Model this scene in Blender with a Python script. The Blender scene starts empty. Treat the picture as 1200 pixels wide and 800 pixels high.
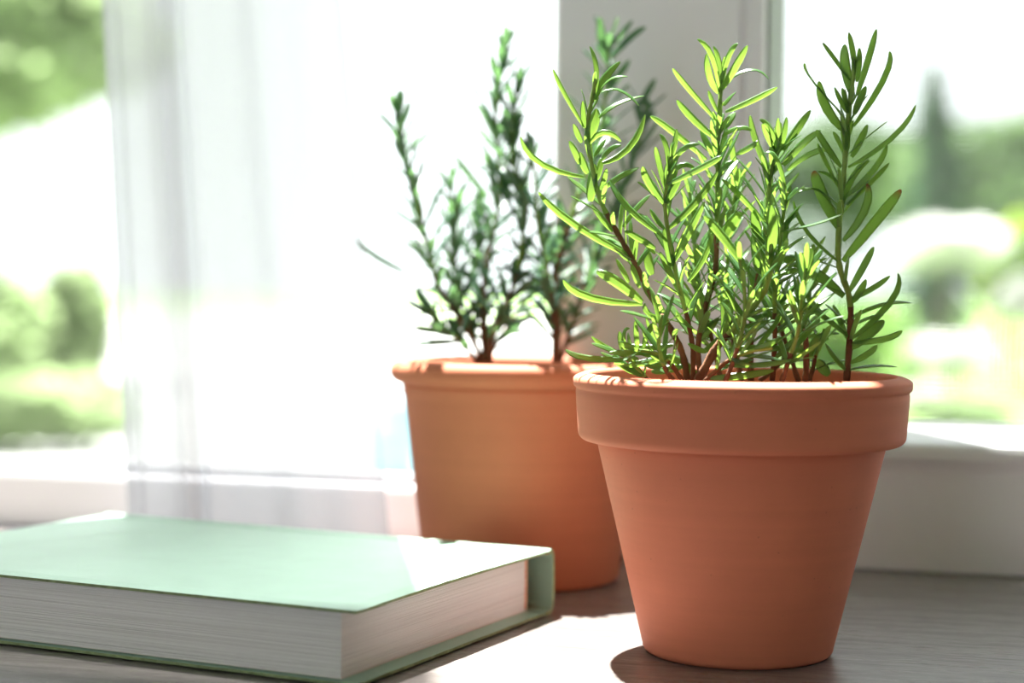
import bpy, bmesh, math, random
from mathutils import Vector, Matrix

# ------------------------------------------------------------------ camera
sc = bpy.context.scene
COL = sc.collection
FPX, PITCH, ROLL, CAMH = 2121.4, 0.0331, 0.0109, 0.1581
FW = Vector((0, math.cos(PITCH), -math.sin(PITCH)))
UP0 = Vector((0, math.sin(PITCH), math.cos(PITCH)))
RT0 = Vector((1, 0, 0))
RT = RT0 * math.cos(ROLL) + UP0 * math.sin(ROLL)
UP = UP0 * math.cos(ROLL) - RT0 * math.sin(ROLL)
CAMP = Vector((0, 0, CAMH))
cd = bpy.data.cameras.new('camera')
cam = bpy.data.objects.new('camera', cd)
COL.objects.link(cam)
m = Matrix.Identity(4)
for i in range(3):
    m[i][0], m[i][1], m[i][2], m[i][3] = RT[i], UP[i], -FW[i], CAMP[i]
cam.matrix_world = m
cd.sensor_width = 36.0
cd.lens = FPX / 1200 * 36
cd.clip_start, cd.clip_end = 0.02, 300
cd.dof.use_dof = True
cd.dof.focus_distance = 0.765
cd.dof.aperture_fstop = 4.4
sc.camera = cam

# ------------------------------------------------------------------ light
world = bpy.data.worlds.new('world')
sc.world = world
world.use_nodes = True
bg = world.node_tree.nodes['Background']
bg.inputs['Color'].default_value = (0.95, 0.98, 1.0, 1)
bg.inputs['Strength'].default_value = 2.0
SUN_T = Vector((0.14, -0.37, -1.0))          # travel of the sunlight
sl = bpy.data.lights.new('sun', 'SUN')
sl.energy = 44.0
sl.angle = math.radians(0.7)
sl.color = (1.0, 0.965, 0.93)
sun = bpy.data.objects.new('sun', sl)
COL.objects.link(sun)
sun.rotation_euler = SUN_T.to_track_quat('-Z', 'Y').to_euler()
sun.location = (-0.5, 4, 9)
vs = sc.view_settings
vs.view_transform = 'Standard'
vs.look = 'None'
vs.gamma = 1
vs.exposure = 0.12
vs.use_curve_mapping = False

random.seed(7)
rnd = random.uniform


# ------------------------------------------------------------------ helpers
def ray(px, py):
    return (FW * FPX + RT * (px - 600) - UP * (py - 400))


def at(px, py, Y):
    """World point seen at a pixel, at depth Y."""
    r = ray(px, py)
    return CAMP + r * (Y / r.y)


def obj(name, me, mat=None, parent=None, smooth=False):
    if isinstance(me, bmesh.types.BMesh):
        b = me
        me = bpy.data.meshes.new(name)
        b.to_mesh(me)
        b.free()
    o = bpy.data.objects.new(name, me)
    COL.objects.link(o)
    if mat is not None and not me.materials:
        me.materials.append(mat)
    if smooth:
        me.polygons.foreach_set('use_smooth', [True] * len(me.polygons))
    o.parent = parent
    return o


def empty(name, loc=(0, 0, 0), rz=0.0):
    o = bpy.data.objects.new(name, None)
    COL.objects.link(o)
    o.location = loc
    o.rotation_euler = (0, 0, rz)
    o.empty_display_size = 0.05
    return o


def tag(o, label=None, cat=None, group=None, kind=None):
    if label: o['label'] = label
    if cat: o['category'] = cat
    if group: o['group'] = group
    if kind: o['kind'] = kind
    return o


def box(bm, x0, x1, y0, y1, z0, z1, bev=0.0):
    r = bmesh.ops.create_cube(bm, size=1)
    for v in r['verts']:
        v.co = Vector((x0 + (v.co.x + .5) * (x1 - x0), y0 + (v.co.y + .5) * (y1 - y0), z0 + (v.co.z + .5) * (z1 - z0)))
    if bev:
        es = list({e for v in r['verts'] for e in v.link_edges})
        bmesh.ops.bevel(bm, geom=es, offset=bev, segments=2, affect='EDGES', profile=.5)


def boxbm(*a, bev=0.0):
    bm = bmesh.new()
    box(bm, *a, bev=bev)
    return bm


def lathe(profile, n=96):
    bm = bmesh.new()
    rings = []
    for (r, z) in profile:
        if r < 1e-6:
            rings.append([bm.verts.new((0, 0, z))])
        else:
            rings.append([bm.verts.new((r * math.cos(2 * math.pi * k / n), r * math.sin(2 * math.pi * k / n), z)) for k in range(n)])
    for a, b in zip(rings, rings[1:]):
        for k in range(n):
            k2 = (k + 1) % n
            if len(a) == 1 and len(b) > 1:
                bm.faces.new((a[0], b[k2], b[k]))
            elif len(b) == 1:
                bm.faces.new((a[k], a[k2], b[0]))
            else:
                bm.faces.new((a[k], a[k2], b[k2], b[k]))
    bmesh.ops.recalc_face_normals(bm, faces=bm.faces)
    return bm


def arc(cx, cz, r, a0, a1, n):
    return [(cx + r * math.cos(math.radians(a0 + (a1 - a0) * i / n)), cz + r * math.sin(math.radians(a0 + (a1 - a0) * i / n))) for i in range(n + 1)]


# ---- materials
def newmat(name):
    mt = bpy.data.materials.new(name)
    mt.use_nodes = True
    nt = mt.node_tree
    for n in list(nt.nodes): nt.nodes.remove(n)
    out = nt.nodes.new('ShaderNodeOutputMaterial')
    return mt, nt, out


def N(nt, typ, **kw):
    n = nt.nodes.new(typ)
    for k, v in kw.items():
        if k.startswith('_'):
            setattr(n, k[1:], v)
        else:
            n.inputs[k.replace('__', ' ')].default_value = v
    return n


def coords(nt, scale=(1, 1, 1), kind='Object', rot=(0, 0, 0)):
    tc = N(nt, 'ShaderNodeTexCoord')
    mp = N(nt, 'ShaderNodeMapping')
    mp.inputs['Scale'].default_value = scale
    mp.inputs['Rotation'].default_value = rot
    nt.links.new(tc.outputs[kind], mp.inputs['Vector'])
    return mp.outputs['Vector']


def ramp(nt, fac, stops):
    r = N(nt, 'ShaderNodeValToRGB')
    el = r.color_ramp.elements
    el[0].position, el[0].color = stops[0][0], (*stops[0][1], 1)
    el[1].position, el[1].color = stops[-1][0], (*stops[-1][1], 1)
    for p, c in stops[1:-1]:
        e = el.new(p)
        e.color = (*c, 1)
    nt.links.new(fac, r.inputs['Fac'])
    return r.outputs['Color']


def simple(name, col, rough=.5, spec=.5, noise=0.0, nscale=20.0, bump=0.0, bscale=200.0, coat=0.0):
    mt, nt, out = newmat(name)
    p = N(nt, 'ShaderNodeBsdfPrincipled', Roughness=rough)
    p.inputs['Specular IOR Level'].default_value = spec
    p.inputs['Coat Weight'].default_value = coat
    v = coords(nt)
    n = N(nt, 'ShaderNodeTexNoise', Scale=nscale, Detail=5.0)
    nt.links.new(v, n.inputs['Vector'])
    lo = tuple(c * (1 - noise) for c in col)
    hi = tuple(min(1, c * (1 + noise)) for c in col)
    nt.links.new(ramp(nt, n.outputs['Fac'], [(.3, lo), (.7, hi)]), p.inputs['Base Color'])
    if bump:
        nb = N(nt, 'ShaderNodeTexNoise', Scale=bscale, Detail=4.0)
        nt.links.new(v, nb.inputs['Vector'])
        b = N(nt, 'ShaderNodeBump', Strength=bump, Distance=.001)
        nt.links.new(nb.outputs['Fac'], b.inputs['Height'])
        nt.links.new(b.outputs['Normal'], p.inputs['Normal'])
    nt.links.new(p.outputs[0], out.inputs[0])
    return mt


def leaf_material(name, top, under, trans, tw=.5, rough=.42):
    """Green leaf: lighter underside, lets sunlight through, brown tip where the mesh says so."""
    mt, nt, out = newmat(name)
    oi = N(nt, 'ShaderNodeObjectInfo')
    geo = N(nt, 'ShaderNodeNewGeometry')
    v = coords(nt)
    nz = N(nt, 'ShaderNodeTexNoise', Scale=90.0, Detail=3.0)
    nt.links.new(v, nz.inputs['Vector'])
    add = N(nt, 'ShaderNodeMath', _operation='MULTIPLY_ADD')
    nt.links.new(oi.outputs['Random'], add.inputs[0])
    add.inputs[1].default_value = .7
    nt.links.new(nz.outputs['Fac'], add.inputs[2])
    dk = tuple(c * .45 for c in top)
    lt = (min(1, top[0] * 1.7), min(1, top[1] * 1.3), top[2] * 1.05)
    ct = ramp(nt, add.outputs[0], [(.3, dk), (.75, top), (1.15 if False else 1.0, lt)])
    mx = N(nt, 'ShaderNodeMix', _data_type='RGBA')
    nt.links.new(geo.outputs['Backfacing'], mx.inputs[0])
    nt.links.new(ct, mx.inputs[6])
    mx.inputs[7].default_value = (*under, 1)
    at_ = N(nt, 'ShaderNodeAttribute', _attribute_name='tip')
    mb = N(nt, 'ShaderNodeMix', _data_type='RGBA')
    nt.links.new(at_.outputs['Fac'], mb.inputs[0])
    nt.links.new(mx.outputs[2], mb.inputs[6])
    mb.inputs[7].default_value = (.16, .045, .02, 1)
    p = N(nt, 'ShaderNodeBsdfPrincipled', Roughness=rough)
    p.inputs['Specular IOR Level'].default_value = .5
    nt.links.new(mb.outputs[2], p.inputs['Base Color'])
    t = N(nt, 'ShaderNodeBsdfTranslucent')
    lo = tuple(c * .7 for c in trans)
    tb = N(nt, 'ShaderNodeMix', _data_type='RGBA')
    nt.links.new(at_.outputs['Fac'], tb.inputs[0])
    nt.links.new(ramp(nt, add.outputs[0], [(.3, lo), (1.0, trans)]), tb.inputs[6])
    tb.inputs[7].default_value = (.25, .06, .02, 1)
    nt.links.new(tb.outputs[2], t.inputs['Color'])
    ms = N(nt, 'ShaderNodeMixShader', Fac=tw)
    nt.links.new(p.outputs[0], ms.inputs[1])
    nt.links.new(t.outputs[0], ms.inputs[2])
    nt.links.new(ms.outputs[0], out.inputs[0])
    return mt


def terracotta(name, base):
    mt, nt, out = newmat(name)
    p = N(nt, 'ShaderNodeBsdfPrincipled', Roughness=.72)
    p.inputs['Specular IOR Level'].default_value = .35
    v = coords(nt, (1, 1, 1))
    n1 = N(nt, 'ShaderNodeTexNoise', Scale=14.0, Detail=6.0, Roughness=.6)
    nt.links.new(v, n1.inputs['Vector'])
    v2 = coords(nt, (6, 6, 260))
    n2 = N(nt, 'ShaderNodeTexNoise', Scale=1.0, Detail=4.0)
    nt.links.new(v2, n2.inputs['Vector'])
    ad = N(nt, 'ShaderNodeMath', _operation='MULTIPLY_ADD')
    nt.links.new(n2.outputs['Fac'], ad.inputs[0])
    ad.inputs[1].default_value = .35
    nt.links.new(n1.outputs['Fac'], ad.inputs[2])
    c = ramp(nt, ad.outputs[0], [(.4, tuple(x * .88 for x in base)), (.68, base), (.95, tuple(min(1, x * 1.12) for x in base))])
    # sparse dark specks in the clay
    vo = N(nt, 'ShaderNodeTexVoronoi', Scale=150.0)
    nt.links.new(v, vo.inputs['Vector'])
    lt = N(nt, 'ShaderNodeMath', _operation='LESS_THAN')
    nt.links.new(vo.outputs['Distance'], lt.inputs[0])
    lt.inputs[1].default_value = .05
    mx = N(nt, 'ShaderNodeMix', _data_type='RGBA')
    mm = N(nt, 'ShaderNodeMath', _operation='MULTIPLY')
    nt.links.new(lt.outputs[0], mm.inputs[0])
    mm.inputs[1].default_value = .35
    nt.links.new(mm.outputs[0], mx.inputs[0])
    nt.links.new(c, mx.inputs[6])
    mx.inputs[7].default_value = (.12, .05, .03, 1)
    nt.links.new(mx.outputs[2], p.inputs['Base Color'])
    b = N(nt, 'ShaderNodeBump', Strength=.12, Distance=.0008)
    nt.links.new(ad.outputs[0], b.inputs['Height'])
    nt.links.new(b.outputs['Normal'], p.inputs['Normal'])
    nt.links.new(p.outputs[0], out.inputs[0])
    return mt


def wood_material():
    mt, nt, out = newmat('weathered_wood')
    p = N(nt, 'ShaderNodeBsdfPrincipled')
    p.inputs['Specular IOR Level'].default_value = .6
    p.inputs['Coat Weight'].default_value = .4
    p.inputs['Coat Roughness'].default_value = .22
    v = coords(nt, (9, 150, 20))
    n1 = N(nt, 'ShaderNodeTexNoise', Scale=1.0, Detail=7.0, Roughness=.65, Distortion=.25)
    nt.links.new(v, n1.inputs['Vector'])
    v2 = coords(nt, (60, 900, 20))
    n2 = N(nt, 'ShaderNodeTexNoise', Scale=1.0, Detail=5.0, Roughness=.6)
    nt.links.new(v2, n2.inputs['Vector'])
    ad = N(nt, 'ShaderNodeMath', _operation='MULTIPLY_ADD')
    nt.links.new(n2.outputs['Fac'], ad.inputs[0])
    ad.inputs[1].default_value = .8
    nt.links.new(n1.outputs['Fac'], ad.inputs[2])
    c = ramp(nt, ad.outputs[0], [(.56, (.05, .041, .037)), (.80, (.122, .102, .093)), (1.0, (.21, .183, .170))])
    nt.links.new(c, p.inputs['Base Color'])
    rr = N(nt, 'ShaderNodeMapRange')
    nt.links.new(ad.outputs[0], rr.inputs[0])
    rr.inputs[1].default_value, rr.inputs[2].default_value = .6, 1.1
    rr.inputs[3].default_value, rr.inputs[4].default_value = .42, .24
    nt.links.new(rr.outputs[0], p.inputs['Roughness'])
    b = N(nt, 'ShaderNodeBump', Strength=.5, Distance=.001)
    nt.links.new(ad.outputs[0], b.inputs['Height'])
    nt.links.new(b.outputs['Normal'], p.inputs['Normal'])
    nt.links.new(p.outputs[0], out.inputs[0])
    return mt


def glass_material():
    mt, nt, out = newmat('window_glass')
    tr = N(nt, 'ShaderNodeBsdfTransparent', Color=(.96, .98, .975, 1))
    gl = N(nt, 'ShaderNodeBsdfGlossy', Roughness=.02)
    fr = N(nt, 'ShaderNodeFresnel', IOR=1.45)
    ge = N(nt, 'ShaderNodeNewGeometry')
    fm = N(nt, 'ShaderNodeMath', _operation='MULTIPLY')
    iv = N(nt, 'ShaderNodeMath', _operation='SUBTRACT')
    iv.inputs[0].default_value = 1.0
    nt.links.new(ge.outputs['Backfacing'], iv.inputs[1])
    nt.links.new(fr.outputs[0], fm.inputs[0])
    nt.links.new(iv.outputs[0], fm.inputs[1])
    ms = N(nt, 'ShaderNodeMixShader')
    nt.links.new(fm.outputs[0], ms.inputs[0])
    nt.links.new(tr.outputs[0], ms.inputs[1])
    nt.links.new(gl.outputs[0], ms.inputs[2])
    nt.links.new(ms.outputs[0], out.inputs[0])
    return mt


def screen_material():
    """Fly screen: fine square mesh of grey threads, open between them."""
    mt, nt, out = newmat('fly_screen_mesh')
    tc = N(nt, 'ShaderNodeTexCoord')
    sx = N(nt, 'ShaderNodeSeparateXYZ')
    nt.links.new(tc.outputs['Object'], sx.inputs[0])
    res = []
    for ax in ('X', 'Z'):
        a = N(nt, 'ShaderNodeMath', _operation='PINGPONG')
        nt.links.new(sx.outputs[ax], a.inputs[0])
        a.inputs[1].default_value = .0011
        b = N(nt, 'ShaderNodeMath', _operation='LESS_THAN')
        nt.links.new(a.outputs[0], b.inputs[0])
        b.inputs[1].default_value = .00016
        res.append(b.outputs[0])
    mx = N(nt, 'ShaderNodeMath', _operation='MAXIMUM')
    nt.links.new(res[0], mx.inputs[0])
    nt.links.new(res[1], mx.inputs[1])
    tr = N(nt, 'ShaderNodeBsdfTransparent')
    df = N(nt, 'ShaderNodeBsdfDiffuse', Color=(.16, .165, .16, 1))
    tl = N(nt, 'ShaderNodeBsdfTranslucent', Color=(.16, .165, .16, 1))
    m1 = N(nt, 'ShaderNodeMixShader', Fac=.5)
    nt.links.new(df.outputs[0], m1.inputs[1])
    nt.links.new(tl.outputs[0], m1.inputs[2])
    m2 = N(nt, 'ShaderNodeMixShader')
    nt.links.new(mx.outputs[0], m2.inputs[0])
    nt.links.new(tr.outputs[0], m2.inputs[1])
    nt.links.new(m1.outputs[0], m2.inputs[2])
    nt.links.new(m2.outputs[0], out.inputs[0])
    return mt


def curtain_material():
    mt, nt, out = newmat('sheer_voile')
    tr = N(nt, 'ShaderNodeBsdfTransparent', Color=(.97, .97, 1.0, 1))
    df = N(nt, 'ShaderNodeBsdfDiffuse', Color=(.55, .55, .59, 1))
    tl = N(nt, 'ShaderNodeBsdfTranslucent', Color=(.175, .18, .19, 1))
    m1 = N(nt, 'ShaderNodeMixShader', Fac=.55)
    nt.links.new(df.outputs[0], m1.inputs[1])
    nt.links.new(tl.outputs[0], m1.inputs[2])
    v = coords(nt, (900, 900, 900))
    n = N(nt, 'ShaderNodeTexNoise', Scale=1.0, Detail=2.0)
    nt.links.new(v, n.inputs['Vector'])
    # cloth seen edge-on covers more
    lw = N(nt, 'ShaderNodeLayerWeight', Blend=.35)
    mr = N(nt, 'ShaderNodeMapRange')
    nt.links.new(lw.outputs['Facing'], mr.inputs[0])
    mr.inputs[3].default_value, mr.inputs[4].default_value = .78, .95
    ad = N(nt, 'ShaderNodeMath', _operation='MULTIPLY_ADD')
    nt.links.new(n.outputs['Fac'], ad.inputs[0])
    ad.inputs[1].default_value = .12
    nt.links.new(mr.outputs[0], ad.inputs[2])
    de = N(nt, 'ShaderNodeAttribute', _attribute_name='gather')
    md = N(nt, 'ShaderNodeMath', _operation='MULTIPLY')
    nt.links.new(ad.outputs[0], md.inputs[0])
    nt.links.new(de.outputs['Fac'], md.inputs[1])
    m2 = N(nt, 'ShaderNodeMixShader')
    nt.links.new(md.outputs[0], m2.inputs[0])
    nt.links.new(tr.outputs[0], m2.inputs[1])
    nt.links.new(m1.outputs[0], m2.inputs[2])
    nt.links.new(m2.outputs[0], out.inputs[0])
    return mt


def page_material():
    mt, nt, out = newmat('paper_edge')
    p = N(nt, 'ShaderNodeBsdfPrincipled', Roughness=.85)
    p.inputs['Specular IOR Level'].default_value = .2
    v = coords(nt, (3, 3, 2600))
    n1 = N(nt, 'ShaderNodeTexNoise', Scale=1.0, Detail=3.0)
    nt.links.new(v, n1.inputs['Vector'])
    v2 = coords(nt, (5, 5, 420))
    n2 = N(nt, 'ShaderNodeTexNoise', Scale=1.0, Detail=5.0, Roughness=.7)
    nt.links.new(v2, n2.inputs['Vector'])
    ad = N(nt, 'ShaderNodeMath', _operation='MULTIPLY_ADD')
    nt.links.new(n2.outputs['Fac'], ad.inputs[0])
    ad.inputs[1].default_value = 1.0
    nt.links.new(n1.outputs['Fac'], ad.inputs[2])
    c = ramp(nt, ad.outputs[0], [(.62, (.52, .49, .48)), (.85, (.76, .725, .715)), (1.0, (.83, .80, .79))])
    nt.links.new(c, p.inputs['Base Color'])
    b = N(nt, 'ShaderNodeBump', Strength=.5, Distance=.0006)
    nt.links.new(ad.outputs[0], b.inputs['Height'])
    nt.links.new(b.outputs['Normal'], p.inputs['Normal'])
    nt.links.new(p.outputs[0], out.inputs[0])
    return mt


def foliage_material(name, col, trans, tw=.5):
    mt, nt, out = newmat(name)
    v = coords(nt)
    n = N(nt, 'ShaderNodeTexNoise', Scale=1.3, Detail=4.0)
    nt.links.new(v, n.inputs['Vector'])
    d = N(nt, 'ShaderNodeBsdfDiffuse')
    t = N(nt, 'ShaderNodeBsdfTranslucent')
    nt.links.new(ramp(nt, n.outputs['Fac'], [(.35, tuple(c * .6 for c in col)), (.65, tuple(min(1, c * 1.3) for c in col))]), d.inputs['Color'])
    nt.links.new(ramp(nt, n.outputs['Fac'], [(.35, tuple(c * .6 for c in trans)), (.65, tuple(min(1, c * 1.25) for c in trans))]), t.inputs['Color'])
    ms = N(nt, 'ShaderNodeMixShader', Fac=tw)
    nt.links.new(d.outputs[0], ms.inputs[1])
    nt.links.new(t.outputs[0], ms.inputs[2])
    nt.links.new(ms.outputs[0], out.inputs[0])
    return mt


M = dict(
    wall=simple('painted_wall', (.56, .55, .55), .8, .2, .02, 3, .1, 300),
    ceiling=simple('ceiling_paint', (.8, .8, .79), .9, .2),
    floor=simple('floor_board', (.24, .23, .225), .5, .4, .2, 8),
    frame=simple('white_window_plastic', (.82, .805, .83), .38, .45, .015, 6),
    gasket=simple('gasket_and_reveal_shade', (.30, .31, .31), .6, .3),  # also covers the post reveal, standing in for its shade
    seal=simple('grey_seal', (.45, .45, .47), .6, .3),
    glass=glass_material(), screen=screen_material(), curtain=curtain_material(),
    wood=wood_material(),
    pot_a=terracotta('terracotta_warm', (.62, .185, .10)),
    pot_b=terracotta('terracotta_red', (.55, .17, .085)),
    soil=simple('dark_soil', (.055, .035, .022), .95, .1, .6, 120, 1.0, 300),
    leaf_a=leaf_material('rosemary_leaf', (.052, .145, .042), (.18, .26, .14), (.27, .46, .06), .41, .30),
    leaf_b=leaf_material('rosemary_leaf_dark', (.030, .098, .058), (.11, .18, .13), (.12, .25, .08), .38),  # darker and bluer leaf, partly weaker light and sky flare put into colour
    stem_green=simple('green_stem', (.22, .33, .07), .6, .3, .3, 60),
    stem_brown=simple('woody_stem', (.16, .075, .04), .8, .2, .4, 120, .6, 600),
    cover=simple('green_book_cloth', (.29, .445, .345), .30, .45, .05, 60, .35, 2500),
    cover_edge=simple('worn_green_cloth', (.32, .39, .20), .7, .3, .25, 300, .8, 2500),
    pages=page_material(),
    endpaper=simple('endpaper', (.72, .66, .60), .8, .2, .03),
    headband=simple('headband', (.75, .42, .28), .8, .2, .2, 800),
    liner=simple('spine_liner', (.42, .10, .06), .8, .2, .1),
    bark=simple('bark', (.14, .10, .07), .9, .1, .4, 20),
    grass=simple('grass', (.16, .26, .07), .9, .1, .35, 1.5),
    tree_a=foliage_material('foliage_mid', (.12, .24, .07), (.26, .46, .10)),
    tree_b=foliage_material('foliage_lime', (.22, .34, .05), (.46, .62, .10)),
    tree_c=foliage_material('foliage_cool', (.06, .12, .07), (.09, .18, .09)),
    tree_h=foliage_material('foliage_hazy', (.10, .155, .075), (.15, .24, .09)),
    tree_p=foliage_material('foliage_pale', (.36, .43, .26), (.40, .52, .26)),  # paleness puts the veiling glare of the window view into the leaf colour
    tree_q=foliage_material('foliage_pale_cool', (.24, .36, .24), (.30, .46, .28)),
    bright_gap=foliage_material('bright_gap_white', (.82, .82, .78), (.75, .75, .70), .4),  # white for leaf clumps that stand in for bright gaps in the foliage
    render_white=simple('pale_render', (.82, .80, .76), .9, .2, .03, 2),
    paving=simple('pale_paving', (.30, .30, .29), .9, .1, .06, 2),
    pool=simple('pale_blue_paint', (.30, .58, .70), .6, .3, .05, 3),
)

# ------------------------------------------------------------------ room shell
WY = 0.2527
WC, WS = math.cos(WY), math.sin(WY)
WO = Vector((0, 1.052, 0))
WD = Vector((WC, -WS, 0))       # along the window wall, to the right
WN = Vector((WS, WC, 0))        # out of doors


def onwall(px, py, off=0.0):
    """(s, z) on the plane parallel to the window wall, off metres outwards."""
    r = ray(px, py)
    t = (WO + WN * off - CAMP).dot(WN) / r.dot(WN)
    p = CAMP + r * t
    return (p - WO).dot(WD), p.z


def wallroot(name):
    return empty(name, WO, -WY)


FLOOR, CEIL = -0.75, 1.95
S0 = -2.2
S1 = 1.9
ZT = 1.628
sM0, _ = onwall(651, 120)
sM1, _ = onwall(899, 100)
sL0 = -1.1                      # left window's left jamb
sR1 = 0.95                      # right window's right jamb

# everything on the window wall is modelled in wall axes: x along, y outwards, z up
wb = wallroot('wall_back')
tag(wb, kind='structure')
for nm, a in (('wall_panel', (S0, sL0, .0, .16, FLOOR, CEIL)), ('wall_panel', (sR1, S1, .0, .16, FLOOR, CEIL)),
              ('wall_panel', (sL0, sR1, .0, .16, FLOOR, -.002)), ('wall_panel', (sL0, sR1, .0, .16, ZT, CEIL))):
    obj(nm, boxbm(*a), M['wall'], wb)

# left window: low frame, glass
w1 = tag(wallroot('window_1'), 'white framed window behind the sheer curtain', kind='structure')
zl = onwall(240, 549)[1]
obj('bottom_rail', boxbm(sL0, sM0, .0, .02, 0, zl - .006, bev=.004), M['frame'], w1)
obj('gasket', boxbm(sL0, sM0, .010, .018, zl - .006, zl, bev=.001), M['seal'], w1)
obj('side_stile', boxbm(sL0, sL0 + .06, .0, .055, zl + .0005, ZT - .06, bev=.004), M['frame'], w1)
obj('top_rail', boxbm(sL0, sM0, .0, .055, ZT - .06, ZT, bev=.004), M['frame'], w1)
obj('pane', boxbm(sL0 + .06, sM0 - .0005, .012, .016, zl, ZT - .06), M['glass'], w1)

# post between the windows
t1 = tag(wallroot('trim_1'), 'wide white post between the two windows', kind='structure')
sG = onwall(876, 100)[0]
obj('post', boxbm(sM0, sG - .003, -.003, .075, 0.0, ZT, bev=.003), M['frame'], t1)
obj('sash_stile', boxbm(sG - .003, sM1 - .002, .0, .0855, 0.0, ZT, bev=.0015), M['frame'], t1)
obj('gasket', boxbm(sM1 - .002, sM1 + .0003, .010, .0855, .05, ZT), M['gasket'], t1)  # seal widened over the whole reveal, putting its shade into the colour
bm = bmesh.new()
pp = [(sM0, .0756), (sM1 - .002, .0860), (sM1 - .015, .20), (sM0, .20)]
lo_ = [bm.verts.new((x, y, 0)) for x, y in pp]
hi_ = [bm.verts.new((x, y, ZT)) for x, y in pp]
bm.faces.new(lo_[::-1])
bm.faces.new(hi_)
for k in range(4): bm.faces.new((lo_[k], lo_[(k + 1) % 4], hi_[(k + 1) % 4], hi_[k]))
obj('sun_block_pier', bm, M['wall'], t1)  # unseen pier added outside to keep sun off the right of the table

# right window: deep lower rail with a sloping top, screen in front of the glass
w2 = tag(wallroot('window_2'), 'white framed window with insect screen', kind='structure')
zr = onwall(1130, 521)[1]
zs = onwall(1130, 546)[1]
bm = bmesh.new()
prof = [(.006, 0), (.006, zs - .004), (.004, zs), (.0, zs + .003), (.0, zr - .004), (.0012, zr - .001), (.004, zr), (.086, zr + .004), (.086, 0)]
ra = [bm.verts.new((sM1 + .0005, y, z)) for y, z in prof]
rb = [bm.verts.new((sR1, y, z)) for y, z in prof]
for k in range(len(prof)):
    k2 = (k + 1) % len(prof)
    bm.faces.new((ra[k], ra[k2], rb[k2], rb[k]))
bm.faces.new(ra[::-1])
bm.faces.new(rb)
bmesh.ops.recalc_face_normals(bm, faces=bm.faces)
obj('bottom_rail', bm, M['frame'], w2)
obj('gasket', boxbm(sM1 + .0005, sR1, .0765, .0805, zr + .0042, zr + .0065), M['gasket'], w2)
obj('side_stile', boxbm(sR1 - .06, sR1, .0, .085, zr + .0045, ZT - .06, bev=.004), M['frame'], w2)
obj('top_rail', boxbm(sM1 + .0005, sR1, .0, .085, ZT - .06, ZT, bev=.004), M['frame'], w2)
obj('pane', boxbm(sM1 + .0005, sR1 - .06, .0770, .0800, zr + .0065, ZT - .06), M['glass'], w2)
obj('insect_screen', boxbm(sM1 + .0005, sR1 - .06, .0850, .0853, zr + .0045, ZT - .06), M['screen'], w2)

for nm, z0, z1, mt in (('floor', FLOOR - .1, FLOOR, 'floor'), ('ceiling', CEIL, CEIL + .1, 'ceiling')):
    o = obj(nm, boxbm(S0 - .4, S1 + .4, -4.2, .16, z0, z1), M[mt])
    o.location, o.rotation_euler = WO, (0, 0, -WY)
    tag(o, kind='structure')
for nm, x0, x1 in (('wall_left', S0 - .1, S0), ('wall_right', S1, S1 + .1)):
    o = obj(nm, boxbm(x0, x1, -4.2, .16, FLOOR, CEIL), M['wall'])
    o.location, o.rotation_euler = WO, (0, 0, -WY)
    tag(o, kind='structure')

wf = tag(wallroot('wall_front'), kind='structure')  # unseen wall behind the camera, left open on one side to shape the fill
for a in ((-.1, S1, -2.9, -2.8, FLOOR, CEIL), (S0, -.1, -2.9, -2.8, 1.5, CEIL)):
    obj('wall_panel', boxbm(*a), M['wall'], wf)

# ------------------------------------------------------------------ table
TR = tag(empty('wooden_table', WO + Vector((0, 0, FLOOR)), -WY), 'dark weathered wooden table standing against the window', 'table')
bm = bmesh.new()
box(bm, -.85, .85, -.95, -.003, -FLOOR - .035, -FLOOR, bev=.003)
obj('tabletop', bm, M['wood'], TR)
for sx in (-.78, .78):
    for sy in (-.88, -.07):
        obj('leg', boxbm(sx - .03, sx + .03, sy - .03, sy + .03, 0, -FLOOR - .0352, bev=.003), M['wood'], TR)

# ------------------------------------------------------------------ flower pots
P1 = Vector((.0985, .7754, 0))
P2 = Vector((.0065, .965, 0))
p1 = tag(empty('terracotta_pot', P1), 'terracotta pot with a tall straight collar and strongly tapering body', 'flower pot', 'terracotta pots by the window')
body = [(0, .0045), (.036, .0045), (.037, 0), (.0385, .0002)] + arc(.0375, .0035, .0034, -70, 0, 4) + \
       [(.0409 + (.0612 - .0409) * k / 8, .0035 + (.0885 - .0035) * k / 8) for k in range(1, 9)] + \
       [(.0612, .094), (.058, .1), (.057, .09), (.036, .01), (0, .01)]
obj('pot_body', lathe(body), M['pot_a'], p1, True)
coll = [(.0600, .0935)] + [(.0605, .0908), (.0620, .0906)] + arc(.0660, .0945, .0038, -80, 0, 5) + \
       [(.0700, .098), (.0704, .103), (.0708, .109), (.0709, .1118), (.0706, .1126), (.0710, .1133)] + \
       [(.0716, .1138), (.0720, .1146), (.0721, .1164), (.0719, .1174), (.0712, .1181), (.0700, .1187), (.0682, .1194), (.0672, .1196), (.0662, .1196), (.0653, .1192), (.0647, .118), (.0644, .113), (.0632, .106), (.0610, .0985), (.0600, .0935)]
obj('collar', lathe(coll), M['pot_a'], p1, True)


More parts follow.
